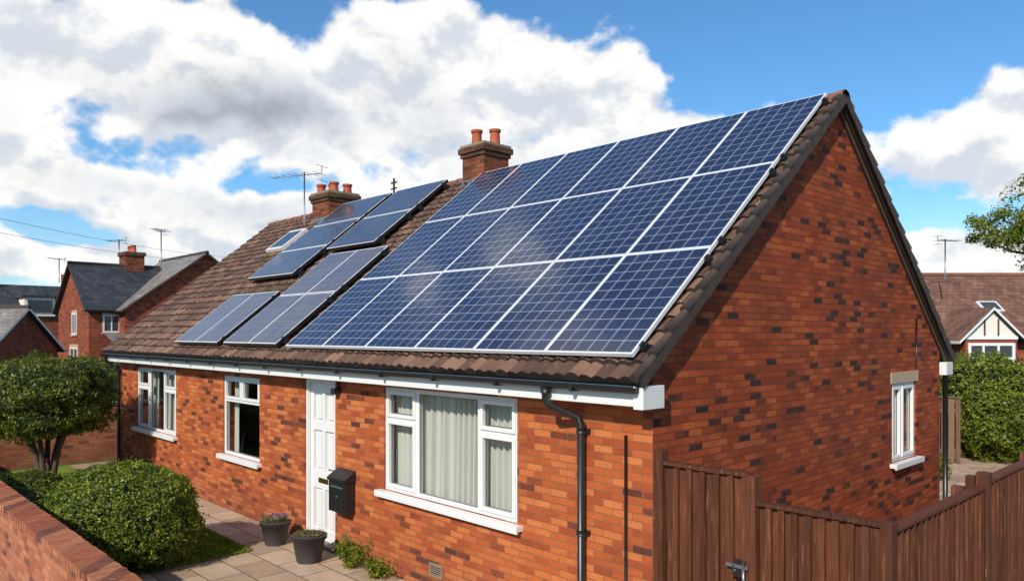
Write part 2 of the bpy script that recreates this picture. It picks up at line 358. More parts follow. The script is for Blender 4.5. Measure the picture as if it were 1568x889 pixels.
mb.tube([(-14.05,-.312,2.43),(-14.05,-.312,2.30),(-14.05,-.08,2.12),(-14.05,-.065,2.05),(-14.05,-.065,.02)],.038,M_black,12)
mb.tube([(-.27,-.02,2.02),(-.27,-.02,.02)],.014,M_black,8)
mb.tube([(.02,6.17,3.1),(.02,6.17,2.45)],.012,M_black,8)
mb.tube([(.06,W+.06,2.3),(.06,W+.06,.02)],.036,M_black,12)
mb.tube([(-5.02,-.02,2.28),(-5.02,-.02,2.18)],.02,M_black,8); mb.box(-5.07,-4.98,-.10,-.002,2.10,2.18,M_black)
mb.done('gutter_and_downpipes',house)

def window(name,fn,H,mull,panes,lintel=None,sgn=1):
    mb=MB(); u0,u1,v0,v1=H; t=.05
    ring(mb,fn,u0+.001,u1-.001,v0+.001,v1-.001,t,-.09,-.025,M_white)
    for m in mull: mb.mbox(fn,m[0],m[1],m[2],m[3],-.088,-.027,M_white)
    for a,b,c,d,sash in panes:
        if sash: ring(mb,fn,a-.004,b+.004,c-.004,d+.004,.042,-.08,-.008,M_white)
        g=.03 if sash else 0
        P=[fn(a+g,c+g,-.055),fn(b-g,c+g,-.055),fn(b-g,d-g,-.055),fn(a+g,d-g,-.055)]
        mb.face(P,M_glass)
        e=.040 if sash else .002
        ring(mb,fn,a+e,b-e,c+e,d-e,.007,-.0545,-.048,M_black)
    mb.mbox(fn,u0-.08,u1+.08,v0-.055,v0-.002,-.10,.09,M_white); mb.mbox(fn,u0-.08,u1+.08,v0-.075,v0-.056,.065,.088,M_white)
    if lintel: mb.mbox(fn,u0-.05,u1+.07,v1+.001,v1+.15,-.05,.012,M_stone)
    mb.done(name,house,bevel=.004)
def curtain(name,fn,u0,u1,v0,v1,w,folds,amp=.04):
    mb=MB(); n=int((u1-u0)*110)+2; us=np.linspace(u0,u1,n); P=[]
    ph=random.random()*6
    for u in us:
        a=math.sin(ph+2*math.pi*folds*(u-u0)+1.6*math.sin(u*5.1+ph)); b=math.sin(2*math.pi*folds*2.3*(u-u0)+ph*2)*.35
        P.append((u,w+amp*(a+b)))
    for i in range(n-1):
        mb.face([fn(P[i][0],v0,P[i][1]*1.0),fn(P[i+1][0],v0,P[i+1][1]),fn(P[i+1][0],v1,w+(P[i+1][1]-w)*.6),fn(P[i][0],v1,w+(P[i][1]-w)*.6)],M_curt,smooth=True)
    o=mb.done(name,house)
    import bmesh
    bm=bmesh.new(); bm.from_mesh(o.data); bmesh.ops.remove_doubles(bm,verts=bm.verts,dist=.0005); bm.to_mesh(o.data); bm.free()
u0,u1,v0,v1=WB; a,b,tr=-3.34,-2.24,1.87
window('living_room_window',fF,WB,[(a-.03,a+.03,v0+.05,v1-.05),(b-.03,b+.03,v0+.05,v1-.05),(u0+.05,a-.03,tr-.025,tr+.025),(b+.03,u1-.05,tr-.025,tr+.025)],
 [(u0+.05,a-.03,v0+.05,tr-.025,1),(u0+.05,a-.03,tr+.025,v1-.05,1),(a+.03,b-.03,v0+.05,v1-.05,0),(b+.03,u1-.05,v0+.05,tr-.025,1),(b+.03,u1-.05,tr+.025,v1-.05,1)])
curtain('net_curtain_centre',fF,-3.46,-2.40,.95,2.30,-.18,9,.065); curtain('net_curtain_side',fF,-3.95,-3.62,.95,2.30,-.19,9,.035); curtain('net_curtain_right',fF,-2.30,-1.80,.95,2.30,-.2,9,.045)
u0,u1,v0,v1=WM; tr=1.80; a=-8.04
window('hall_window',fF,WM,[(u0+.05,u1-.05,tr-.025,tr+.025),(a-.025,a+.025,tr+.025,v1-.05)],[(u0+.05,u1-.05,v0+.05,tr-.025,0),(u0+.05,a-.025,tr+.025,v1-.05,1),(a+.025,u1-.05,tr+.025,v1-.05,1)])
curtain('hall_curtain',fF,-8.74,-8.52,.9,2.25,-.2,9,.02)
u0,u1,v0,v1=WL; a,b=-12.35,-11.55; tr=1.82
window('bedroom_window',fF,WL,[(a-.03,a+.03,v0+.05,v1-.05),(b-.03,b+.03,v0+.05,v1-.05),(u0+.05,a-.03,tr-.025,tr+.025),(b+.03,u1-.05,tr-.025,tr+.025)],
 [(u0+.05,a-.03,v0+.05,tr-.025,1),(u0+.05,a-.03,tr+.025,v1-.05,1),(a+.03,b-.03,v0+.05,v1-.05,0),(b+.03,u1-.05,v0+.05,tr-.025,1),(b+.03,u1-.05,tr+.025,v1-.05,1)])
curtain('bedroom_curtain',fF,-12.9,-12.3,.95,2.25,-.2,8); curtain('bedroom_curtain_b',fF,-11.75,-11.3,.95,2.25,-.2,8)
u0,u1,v0,v1=WG; a=5.70
window('gable_window',fG,WG,[(a-.03,a+.03,v0+.05,v1-.05)],[(u0+.05,a-.03,v0+.05,v1-.05,1),(a+.03,u1-.05,v0+.05,v1-.05,1)],lintel=True)
curtain('gable_curtain',fG,5.35,6.18,1.15,2.26,-.2,9)

mb=MB(); u0,u1,v0,v1=DR
mb.mbox(fF,u0+.001,u0+.055,0.0,v1-.055,-.10,-.02,M_white); mb.mbox(fF,u1-.055,u1-.001,0,v1-.055,-.10,-.02,M_white); mb.mbox(fF,u0+.001,u1-.001,v1-.055,v1-.001,-.10,-.02,M_white)
c=(u0+u1)/2
mb.mbox(fF,u0+.060,u1-.060,.06,v1-.062,-.12,-.100,M_white)
P3=((.20,.76),(1.00,1.56),(1.68,2.08)); st=[u0+.060,u0+.14,c-.035,c+.035,u1-.14,u1-.060]
for k in (0,2,4): mb.mbox(fF,st[k],st[k+1],.06,v1-.062,-.0995,-.062,M_white)
rz=[.06,.20,.76,1.0,1.56,1.68,2.08,v1-.062]
for k in (0,2,4,6):
    for (pa,pb) in ((st[1],st[2]),(st[3],st[4])): mb.mbox(fF,pa,pb,rz[k],rz[k+1],-.0995,-.0625,M_white)
for (pv0,pv1) in P3:
    for (pa,pb) in ((st[1],st[2]),(st[3],st[4])): mb.mbox(fF,pa+.04,pb-.04,pv0+.04,pv1-.04,-.0995,-.075,M_white)
mb.mbox(fF,c-.13,c+.13,.84,.91,-.0615,-.054,M_brass); mb.mbox(fF,u1-.115,u1-.085,.98,1.14,-.0615,-.056,M_brass)
mb.tube([(u1-.10,.055,1.06),(u1-.10,.022,1.06),(u1-.20,.022,1.06)],.01,M_brass,10)
mb.done('front_door',house,bevel=.008)
mb=MB(); mb.mbox(fF,u0-.03,u1+.03,0,.055,-.14,.06,M_cement); mb.done('door_step',house,bevel=.006)
mb=MB(); ring(mb,fF,-3.06,-2.83,.17,.32,.018,.001,.014,M_cement)
for i in range(5): mb.mbox(fF,-3.04,-2.85,.193+i*.024,.203+i*.024,.001,.011,M_cement)
mb.mbox(fF,-3.04,-2.85,.19,.30,-.02,.003,M_black)
mb.done('air_brick',house)

def chimney(name,cx,cy,s,z0,zc,pots,ph,pr):
    mb=MB(); h=s/2
    mb.box(cx-h,cx+h,cy-h,cy+h,z0,zc-.20,M_chim); mb.box(cx-h-.03,cx+h+.03,cy-h-.03,cy+h+.03,zc-.20,zc-.13,M_chimd); mb.box(cx-h-.06,cx+h+.06,cy-h-.06,cy+h+.06,zc-.129,zc-.03,M_chimd)
    mb.box(cx-h-.035,cx+h+.035,cy-h-.035,cy+h+.035,zc-.029,zc+.02,M_cement)
    mb.box(cx-h-.02,cx+h+.02,cy-h-.02,cy-h-.001,z0+.0,rp(0,(cy-h+.3)/SY)[2]+.09,M_metal)
    for dx,dy in pots:
        r=pr; mb.tube([(cx+dx,cy+dy,zc),(cx+dx,cy+dy,zc+.04),(cx+dx,cy+dy,zc+.05),(cx+dx,cy+dy,zc+ph-.05),(cx+dx,cy+dy,zc+ph-.045),(cx+dx,cy+dy,zc+ph)],[r*1.12,r*1.12,r*.98,r*.88,r*1.1,r*1.1],M_pot,16)
        mb.tube([(cx+dx,cy+dy,zc+ph),(cx+dx,cy+dy,zc+ph+.002)],r*.75,M_black,16)
    mb.done(name,house,bevel=.006)
chimney('chimney_stack',-6.30,3.72,.58,4.6,6.20,[(-.12,-.1),(.14,.1)],.31,.095)
chimney('chimney_stack_far',-11.25,3.60,.72,4.5,6.0,[(-.24,-.2),(-.05,-.02),(.2,.2),(.22,-.15)],.23,.10)
mb=MB(); mb.obox(rp,-11.85,-11.1,3.35,4.10,.05,.12,M_white); mb.face([rp(-11.78,3.42,.124),rp(-11.17,3.42,.124),rp(-11.17,4.03,.124),rp(-11.78,4.03,.124)],M_dglass); mb.done('skylight',house)

# ------------------------------------------------------------------ solar panels
def array(name,x0,x1,cols,rows,cells,mat,h0,h1,side,rails=True,ext=.05):
    mb=MB(); cw=(x1-x0)/cols
    for (q0,q1) in rows:
        for c in range(cols):
            a=x0+c*cw+.003; b=x0+(c+1)*cw-.003; p0=q0+.003; p1=q1-.003; dh=random.uniform(-.002,.002)
            mb.obox(rp,a,b,p0,p1,h0,h1-.006+dh,side)
            mb.obox(rp,a,b,p0,p1,h1-.0058+dh,h1+dh,M_frame)
            e=.018; nx,ny=cells; uo=random.randint(0,50); vo=random.randint(0,50)
            mb.face([rp(a+e,p0+e,h1+.002+dh),rp(b-e,p0+e,h1+.002+dh),rp(b-e,p1-e,h1+.002+dh),rp(a+e,p1-e,h1+.002+dh)],mat,[(uo,vo),(uo+nx,vo),(uo+nx,vo+ny),(uo,vo+ny)])
        if rails:
            for qq in (q0+.12,q1-.18):
                mb.obox(rp,x0+.03,x1+ext,qq,qq+.04,.045,h0-.001,M_black)
                mb.obox(rp,x1+ext-.035,x1+ext+.015,qq-.02,qq+.06,.03,h0+.01,M_black)
                mb.obox(rp,x1+.003,x1+.03,qq-.005,qq+.045,h0-.01,h1+.006,M_black)
    return mb.done(name)
AX0,AX1=-6.10,-.05
R3=[(.20,1.765),(1.768,3.333),(3.336,4.92)]
array('solar_panel_array',AX0,AX1,6,R3,(6,10),M_cell,.085,.12,M_frame,ext=.03)
array('solar_panel_array',-8.17,-6.36,2,[(.20,1.44),(1.45,2.68)],(5,7),M_cell2,.09,.15,M_black)
array('solar_panel_array',-10.3,-8.42,2,[(.20,1.60)],(5,8),M_cell2,.09,.15,M_black)
array('solar_panel_array',-8.50,-6.95,1,[(2.84,3.84),(3.85,4.86)],(10,6),M_cell3,.12,.18,M_black)
array('solar_panel_array',-10.50,-8.68,1,[(2.10,3.0),(3.01,3.92),(3.93,4.84)],(12,6),M_cell3,.12,.18,M_black)

def antenna(name,base,h,yaw,boom=1.1,els=9,el=.45,scale=1):
    mb=MB(); x,y,z=base; mb.tube([base,(x,y,z+h)],.017*scale,M_metal,8)
    d=Vector((math.cos(yaw),math.sin(yaw),0)); p=Vector((-d.y,d.x,0)); t=Vector((x,y,z+h-.06))
    mb.tube([t-d*boom*.35,t+d*boom*.65],.010*scale,M_metal,6)
    for i in range(els):
        c=t+d*boom*(-.3+.93*i/(els-1)); e=el*(1-.05*i)/2; mb.tube([c-p*e,c+p*e],.005*scale,M_metal,5)
    c=t-d*boom*.35; mb.tube([c-p*.22+Vector((0,0,.16)),c+p*.22+Vector((0,0,.16))],.006*scale,M_metal,5); mb.tube([c-p*.22-Vector((0,0,.16)),c+p*.22-Vector((0,0,.16))],.006*scale,M_metal,5); mb.tube([c-Vector((0,0,.17)),c+Vector((0,0,.17))],.008*scale,M_metal,5)
    return mb.done(name)
antenna('tv_antenna',(-11.90,3.2,5.2),1.35,math.radians(-155),1.35,8,.5)
mb=MB(); mb.tube([(-10.25,4.5,5.0),(-10.25,4.5,6.35)],.022,M_black,8)
for z in (5.85,5.98,6.11,6.24): mb.tube([(-10.31,4.46,z),(-10.19,4.54,z+.03)],.018,M_black,8)
mb.done('aerial_mast')

# ------------------------------------------------------------------ mailbox
mb=MB(); ux0,ux1=-5.02,-4.62
mb.mbox(fF,ux0,ux1,.60,1.0,.012,.155,M_black)
mb.hexa([(ux0-.015,-.175,1.0),(ux1+.015,-.175,1.0),(ux1+.015,-.003,1.0),(ux0-.015,-.003,1.0),(ux0-.015,-.175,1.035),(ux1+.015,-.175,1.035),(ux1+.015,-.003,1.14),(ux0-.015,-.003,1.14)],M_black)
mb.mbox(fF,ux0+.06,ux1-.06,.915,.935,.156,.160,M_metal); ring(mb,fF,ux0+.03,ux1-.03,.63,.86,.012,.1555,.162,M_black)
mb.tube([((ux0+ux1)/2,-.156,.80),((ux0+ux1)/2,-.168,.80)],.010,M_metal,10)
mb.done('mailbox',bevel=.008)

# ------------------------------------------------------------------ ground, paving, lawn, walls
def sheet(name,pts,z,mat):
    mb=MB(); mb.face([(x,y,z) for x,y in pts],mat); return mb.done(name)
sheet('ground',[(-400,-400),(400,-400),(400,400),(-400,400)],-.004,M_ground)
sheet('garden_path',[(-15,-.80),(-5.90,-.80),(-5.90,-3.3),(0,-3.3),(0,-.001),(-15,-.001)],.0,M_pave)
sheet('rear_patio',[(0.0,-.0),(3.2,0),(3.2,16),(-3,16),(-3,W+.0),(0,W+.0)],.0,M_pave)
sheet('street_pavement',[(-40,-7.5),(8,-7.5),(8,-3.56),(-40,-3.56)],.0,M_pave)
def leaves_mesh(name,P,N,size,mat,parent=None,loc=(0,0,0),core=None,droop=.5,extra=None):
    n=len(P); A=rng.normal(size=(n,3)); D=N*1.0+A*droop; D/=np.linalg.norm(D,axis=1)[:,None]
    B=rng.normal(size=(n,3)); T=np.cross(D,B); T/=np.linalg.norm(T,axis=1)[:,None]+1e-9; S=np.cross(D,T)
    s=size*(.6+.8*rng.random((n,1)))
    v=np.stack([P-T*s,P+S*s*.5+D*s*.15,P+T*s,P-S*s*.5+D*s*.15],1).reshape(-1,3)
    me=bpy.data.meshes.new(name); me.vertices.add(4*n); me.vertices.foreach_set('co',v.ravel()); me.loops.add(4*n); me.loops.foreach_set('vertex_index',np.arange(4*n,dtype=np.int32))
    me.polygons.add(n); me.polygons.foreach_set('loop_start',np.arange(0,4*n,4,dtype=np.int32)); me.polygons.foreach_set('loop_total',np.full(n,4,dtype=np.int32)); me.update(calc_edges=True); me.validate()
    me.materials.append(mat); o=bpy.data.objects.new(name,me); scene.collection.objects.link(o); o.parent=parent; o.location=loc; return o
def bush(name,c,rad,n,size,mat,sq=2.4,lump=.08,seed=0,trunk=None,core=True):
    e=empty(name,c); rx,ry,rz=rad
    d=rng.normal(size=(n,3)); d/=np.linalg.norm(d,axis=1)[:,None]
    k=(np.abs(d)**sq).sum(1)**(-1/sq)
    lum=np.array([1+lump*noise.fractal(Vector(p*2.2+seed),1,2,4)*1.6+lump*.9*noise.noise(Vector(p*8+seed)) for p in d])
    depth=1-np.abs(rng.normal(0,.06,n)); stray=rng.random(n)<.04; depth[stray]+=rng.random(stray.sum())*.12
    P=d*(k*lum*depth)[:,None]*np.array([rx,ry,rz]); N=d/np.array([rx,ry,rz]); N/=np.linalg.norm(N,axis=1)[:,None]
    leaves_mesh('foliage',P,N,size,mat,e,droop=.8)
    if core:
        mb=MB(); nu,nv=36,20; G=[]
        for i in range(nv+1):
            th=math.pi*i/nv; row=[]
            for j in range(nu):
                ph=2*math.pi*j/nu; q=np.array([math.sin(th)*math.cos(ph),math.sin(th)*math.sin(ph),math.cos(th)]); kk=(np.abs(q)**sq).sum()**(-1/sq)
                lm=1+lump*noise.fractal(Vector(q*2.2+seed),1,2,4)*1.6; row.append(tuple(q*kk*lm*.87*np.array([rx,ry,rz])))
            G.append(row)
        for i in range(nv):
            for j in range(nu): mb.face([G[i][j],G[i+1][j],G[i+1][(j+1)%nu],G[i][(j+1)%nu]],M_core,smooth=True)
        mb.done('solid_core',e)  # added solid dark blob, blocks the view through the leaves
    if trunk:
        mb=MB()
        for i in range(trunk):
            a=2*math.pi*i/trunk+random.random(); x,y=math.cos(a),math.sin(a)
            mb.tube([(x*.08,y*.08,-c[2]),(x*.2,y*.2,-c[2]*.6),(x*.35*rx,y*.35*ry,-rz*.6),(x*.5*rx,y*.5*ry,0)],[.06,.045,.035,.02],M_bark,8)
        mb.done('stems',e)
    return e
def tree(name,c,h,cr,n,size,mat,seed=0,zc=.65):
    e=empty(name,c); rr=random.Random(seed); mb=MB()
    mb.tube([(0,0,0),(.08,.03,h*.3),(-.05,.06,h*.6),(.02,0,h*.92)],[h*.03,h*.022,h*.014,h*.004],M_bark,10); P=[];N=[]
    for i in range(26):
        a=rr.random()*6.28; z=h*(.32+.6*rr.random()); L_=cr*(.55+.45*rr.random())*(1-.35*abs(z/h-zc)/.35); q=Vector((math.cos(a)*L_,math.sin(a)*L_,z+L_*.45))
        s=Vector((0,0,z)); mid=s.lerp(q,.5)+Vector((0,0,-.1*L_)); mb.tube([s,mid,q],[h*.009,h*.006,h*.002],M_bark,6)
        for k in range(4):
            cc=s.lerp(q,.45+.2*k)+Vector((rr.gauss(0,.18),rr.gauss(0,.18),rr.gauss(0,.18)))*cr; m=n//104
            pts=rng.normal(size=(m,3)); pts/=np.linalg.norm(pts,axis=1)[:,None]+1e-9; pts*= (rng.random((m,1))**.5)
            P.append(np.array(cc)+pts*np.array([.24,.24,.17])*cr*rr.uniform(.6,1.2)); N.append(pts+np.array([0,0,.5]))
    mb.done('trunk',e); P=np.concatenate(P); N=np.concatenate(N); leaves_mesh('crown',P,N,size,mat,e); return e

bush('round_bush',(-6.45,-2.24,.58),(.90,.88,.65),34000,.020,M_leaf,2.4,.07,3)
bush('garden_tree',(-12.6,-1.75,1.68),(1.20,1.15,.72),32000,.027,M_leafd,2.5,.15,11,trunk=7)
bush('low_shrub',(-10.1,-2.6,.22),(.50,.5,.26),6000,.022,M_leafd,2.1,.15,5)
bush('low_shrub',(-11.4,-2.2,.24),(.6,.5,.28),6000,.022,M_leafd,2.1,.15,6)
lawn=sheet('lawn',[(-15,-3.3),(-5.90,-3.3),(-5.90,-.80),(-15,-.80)],.004,M_lawn)
nb=14000
B=np.stack([rng.uniform(-9,-5.87,nb),rng.uniform(-2.2,-.78,nb),np.zeros(nb)],1)
bl=leaves_mesh('grass_blades',B+np.array([0,0,.022]),np.tile([[.0,-.0,0]],(nb,1))+rng.normal(size=(nb,3))*np.array([1,1,.1]),.02,M_leafl,droop=.05); bl.parent=lawn
mb=MB(); mb.box(-15.2,-.9,-3.55,-3.30,-.02,.90,M_gwall)
x=-15.2
while x<-.92:
    j=random.uniform(-.003,.003); mb.box(x,x+.066,-3.565+j,-3.285+j,.905,1.012+j,M_gwall); x+=.076
mb.box(-15.2,-.9,-3.55,-3.30,.9005,1.0,M_cement)
mb.done('garden_wall')
mb=MB(); mb.box(-15.5,-15.25,-3.5,9,-.02,1.25,M_gwall); mb.box(-15.53,-15.22,-3.53,9.03,1.2505,1.31,M_cement); mb.done('boundary_wall')

def fence(name,p0,p1,z0,z1,bw=.11,gap=.012,mat=None,th=.02,posts=True,rail=True,step=0,batten=True):
    mat=mat or M_wood; p0=Vector((*p0,0)); p1=Vector((*p1,0)); d=(p1-p0); Ln=d.length; yaw=math.atan2(d.y,d.x); mb=MB(); x=0; i=0
    while x<Ln-.02:
        w=min(bw,Ln-x); zz=z1+random.uniform(-.008,.008); j=random.uniform(-.003,.003); mb.box(x+.002,x+w-gap,j,th+j-.004,z0,zz,mat)
        if batten: mb.box(x+w-.040,x+w+.008,-.036,-.0045,z0,zz+.003,mat)
        x+=w; i+=1
    mb.box(0,Ln,th+.001,th+.045,z0+.2,z0+.29,mat); mb.box(0,Ln,th+.001,th+.045,z1-.32,z1-.23,mat)
    if rail: mb.box(-.01,Ln+.01,-.042,th+.03,z1+.012,z1+.040,mat)
    if posts:
        k=0
        while k<=Ln+.01: mb.box(k-.045,k+.045,th+.046,th+.136,0,z1+.05,mat); k+=1.8
    return mb.done(name,loc=tuple(p0),rot=yaw,bevel=.003)
fence('wooden_gate',(.115,.03),(.86,.03),.06,1.80,.125,.008,posts=False,rail=True)
mb=MB(); mb.box(.012,.105,-.02,.075,0,1.93,M_wood); mb.box(.868,.945,-.03,.07,0,1.83,M_wood); mb.done('gate_post',bevel=.006)
mb=MB(); mb.box(.72,.90,-.064,-.046,1.13,1.155,M_metal); mb.tube([(.80,-.066,1.11),(.80,-.096,1.11),(.80,-.096,1.16)],.008,M_metal,8); mb.box(.79,.85,-.056,-.042,1.06,1.19,M_black); mb.tube([(.87,-.066,1.05),(.87,-.066,1.20)],.012,M_metal,8); mb.done('gate_latch')
fence('garden_fence',(.95,.03),(1.84,.03),.05,1.60,.10,.008,posts=False)
mb=MB(); mb.box(1.845,1.925,-.05,.05,0,1.66,M_wood); mb.done('fence_post',bevel=.006)
fence('garden_fence',(1.88,.06),(1.88,2.05),.05,1.57,.12,.008)
mb=MB(); mb.box(1.84,1.94,2.06,2.16,0,1.72,M_wood); mb.done('fence_post',bevel=.006)
fence('garden_fence',(1.90,2.17),(1.90,10.0),.05,1.62,.12,.008)

def pot(name,x,y,r,h,flowers):
    e=empty(name,(x,y,0)); mb=MB(); mb.tube([(0,0,0),(0,0,.02),(0,0,h*.86),(0,0,h*.87),(0,0,h)],[r*.68,r*.72,r*.95,r*1.05,r*1.07],M_potgrey,28)
    mb.tube([(0,0,h+.0005),(0,0,h+.012)],[r*.92,r*.90],M_soil,28); mb.done('pot_body',e)
    n=260 if flowers else 90; a=rng.random(n)*6.28; rr=np.sqrt(rng.random(n))*r*.85; P=np.stack([np.cos(a)*rr,np.sin(a)*rr,h+.02+rng.random(n)*.06*(1 if flowers else .4)],1)
    leaves_mesh('leaves',P,rng.normal(size=(n,3))*.6+np.array([0,0,1]),.018,M_leaf,e)
    if flowers:
        n=110; a=rng.random(n)*6.28; rr=np.sqrt(rng.random(n))*r*.8; P=np.stack([np.cos(a)*rr,np.sin(a)*rr,h+.06+rng.random(n)*.035],1)
        leaves_mesh('flowers',P,rng.normal(size=(n,3))*.3+np.array([0,0,1]),.017,M_petal,e)
pot('plant_pot',-6.02,-.40,.20,.31,True); pot('plant_pot',-4.98,-.46,.215,.34,False)
def wildplant(name,x,y,r,h,n,mat):
    e=empty(name,(x,y,0)); P=[];N=[];mb=MB()
    for i in range(26):
        a=random.random()*6.28; L_=random.random()*r; t=Vector((math.cos(a)*L_*1.0,math.sin(a)*L_*.55,h*(.5+.5*random.random()))); mb.tube([(t.x*.2,t.y*.2,0),(t.x*.6,t.y*.6,t.z*.6),t],.003,M_leafd,5)
        m=n//26; f=rng.random((m,1)); P.append(np.array(t)*np.concatenate([f,f,f**.8],1)+rng.normal(size=(m,3))*.03+np.array([0,0,.02])); N.append(rng.normal(size=(m,3))+np.array([0,0,.8]))
    mb.done('stems',e); leaves_mesh('leaves',np.concatenate(P),np.concatenate(N),.018,mat,e)
wildplant('herb_plant',-4.40,-.22,.38,.34,1900,M_leafl); wildplant('herb_plant',-3.85,-.2,.36,.2,1200,M_leafl)

# ------------------------------------------------------------------ neighbours
def nhouse(name,parent,loc,rot,Ln,Wd,ez,rz,bm,rm,wins=(),chims=(),oh=.25,barge=None):
    e=empty(name,loc,rot,parent); mb=MB()
    P=lambda x,y,z:(x,y,z)
    mb.face([P(0,0,0),P(Ln,0,0),P(Ln,0,ez),P(0,0,ez)],bm); mb.face([P(0,Wd,0),P(0,Wd,ez),P(Ln,Wd,ez),P(Ln,Wd,0)],bm)
    for x in (0,Ln): mb.face([P(x,0,0),P(x,Wd,0),P(x,Wd,ez),P(x,Wd/2,rz-.05),P(x,0,ez)],bm)
    mb.done('walls',e)
    mb=MB(); sl=(rz-ez)/(Wd/2); bg_=barge or M_verge
    for s in (0,1):
        def Y(y): return Wd-y if s else y
        y0,z0=-oh,ez-oh*sl+.03; Ls=math.hypot(Wd/2+oh,rz-z0)
        a=[(-oh,Y(y0),z0),(Ln+oh,Y(y0),z0),(Ln+oh,Y(Wd/2),rz+.03),(-oh,Y(Wd/2),rz+.03)]
        mb.face(a,rm,[(0,0),(Ln+2*oh,0),(Ln+2*oh,Ls),(0,Ls)])
        b=[(x,y,z-.12) for x,y,z in a]; mb.face(b,M_verge)
        for i in range(4): j=(i+1)%4; mb.face([a[i],a[j],b[j],b[i]],bg_)
        mb.tube([(-oh,Y(y0)-.04*(1-2*s),z0-.06),(Ln+oh,Y(y0)-.04*(1-2*s),z0-.06)],.055,M_black,6)
    mb.tube([(-oh,Wd/2,rz+.03),(Ln+oh,Wd/2,rz+.03)],.1,M_ridge if rm is M_tile_n else M_verge,8)
    mb.done('roof',e)
    mb=MB()
    for face,u0,u1,v0,v1 in wins:
        fn={'f':lambda u,v,w:(u,-w,v),'r':lambda u,v,w:(Ln+w,u,v),'l':lambda u,v,w:(-w,u,v)}[face]
        mb.mbox(fn,u0,u1,v0,v1,-.02,.01,M_dglass); ring(mb,fn,u0-.06,u1+.06,v0-.06,v1+.06,.08,-.02,.04,M_white); m=(u0+u1)/2; mb.mbox(fn,m-.03,m+.03,v0+.02,v1-.02,.011,.036,M_white); mb.mbox(fn,u0-.12,u1+.12,v1+.062,v1+.22,-.02,.02,M_stone); mb.mbox(fn,u0-.12,u1+.12,v0-.14,v0-.062,-.02,.09,M_stone)
    if wins: mb.done('windows',e)
    for i,(cx,cy,s,zt,np_) in enumerate(chims):
        mb=MB(); h=s/2; mb.box(cx-h,cx+h,cy-h*.8,cy+h*.8,ez,zt-.2,M_chim); mb.box(cx-h-.07,cx+h+.07,cy-h*.8-.07,cy+h*.8+.07,zt-.199,zt,M_chimd)
        for k in range(np_): px=cx-h+s*(k+.5)/np_; mb.tube([(px,cy,zt),(px,cy,zt+.4)],[.12,.1],M_pot,10)
        mb.done('chimney',e)
    return e
r90=math.radians(90); yaw=math.radians(46.37)
A=empty('detached_brick_house')
nhouse('slate_wing',A,(-38.4,5.6,0),r90,4.2,5.9,4.25,6.6,M_nb,M_slate,[('l',2.2,3.0,2.9,3.9),('f',.7,1.4,3.0,3.8),('l',2.0,3.4,.9,2.1)])
nhouse('gabled_wing',A,(-44.2,7.0,0),0,6.7,8.2,4.2,7.25,M_nb,M_slate_l,[('r',2.0,2.8,3.2,3.8),('r',1.0,2.2,.8,2.1)],[(2.6,1.6,1.2,7.4,3)])
mb=MB(); mb.box(-37.3,-34.8,6.2,9.5,0,2.2,M_nb); mb.face([(-37.49,6.0,2.9),(-34.6,6.0,2.2),(-34.6,9.7,2.2),(-37.49,9.7,2.9)],M_slate_l); mb.done('lean_to',A)
antenna('tv_antenna',(-40.5,9.8,6.5),2.2,math.radians(-40),1.5,7,.8,2)
antenna('tv_antenna',(-42.5,8.2,7.2),1.0,math.radians(-140),1.2,7,.7,2)
nhouse('terraced_house',None,(-37.4,-4.0,0),yaw-.02,6.3,4.6,2.3,4.0,M_nb,M_slate_l,[('f',1,2,.8,1.9),('f',4,5.4,.8,1.9)],[],barge=M_white)
mb=MB(); o_=Vector((-5,12,0))
mb.box(-61,-57.4,-8,2,0,4.2,M_nb); mb.box(-59.6,-57.2,-4.6,-2.6,4.2,5.6,M_render); mb.box(-57.19,-57.1,-4.4,-2.8,4.5,5.4,M_dglass); mb.box(-59.8,-57.0,-4.8,-2.4,5.601,5.75,M_slate); mb.face([(-57.2,-8.2,4.1),(-57.2,2.2,4.1),(-61,2.2,6.7),(-61,-8.2,6.7)],M_slate); mb.face([(-65,-8.2,4.1),(-65,2.2,4.1),(-61,2.2,6.7),(-61,-8.2,6.7)],M_slate)
mb.box(-61.6,-60.4,-1.2,-.1,5.5,7.7,M_chim); mb.box(-61.6,-60.4,-7,-6,5.5,7.7,M_chim)
for y in (-.9,-.4,-6.7,-6.3): mb.tube([(-61,y,7.7),(-61,y,8.1)],.14,M_pot,8)
mb.done('dormer_house',loc=tuple(o_))
nhouse('terraced_house',None,(-64,-8,0),math.radians(60),12,8,3.9,6.3,M_nb,M_slate,[('f',3,4.5,2.5,3.6),('f',8,9.5,2.5,3.6)],[(5,4,1.3,7.6,4)])
antenna('tv_antenna',(-66.3,10.6,7.0),2.0,math.radians(-60),1.6,7,.9,2.4)
B_=nhouse('tiled_bungalow',None,(-6.6,25.2,0),yaw,15,7.5,2.75,5.35,M_nb,M_tile_n,[('f',5,7,1.0,2.2)],[(1.6,3.7,.8,6.1,2)])
mb=MB()
mb.box(1.6,3.5,-1.0,-.001,0,2.75,M_nb); mb.face([(1.55,-1.01,2.75),(3.55,-1.01,2.75),(2.55,-1.01,3.75)],M_render)
for s in (-1,1):
    a=[(2.55,-1.2,3.85),(2.55,1.6,3.85),(2.55+s*1.25,1.0,2.62),(2.55+s*1.25,-1.2,2.62)]; mb.face(a,M_tile_n); b=[(x,y,z-.1) for x,y,z in a]; mb.face(b,M_verge)
    for i in range(4): j=(i+1)%4; mb.face([a[i],a[j],b[j],b[i]],M_white)
for x in (2.3,2.8): mb.box(x-.025,x+.025,-1.045,-1.012,2.81,3.42,M_chimd)
mb.box(1.6,3.5,-1.05,-1.012,2.68,2.80,M_white)
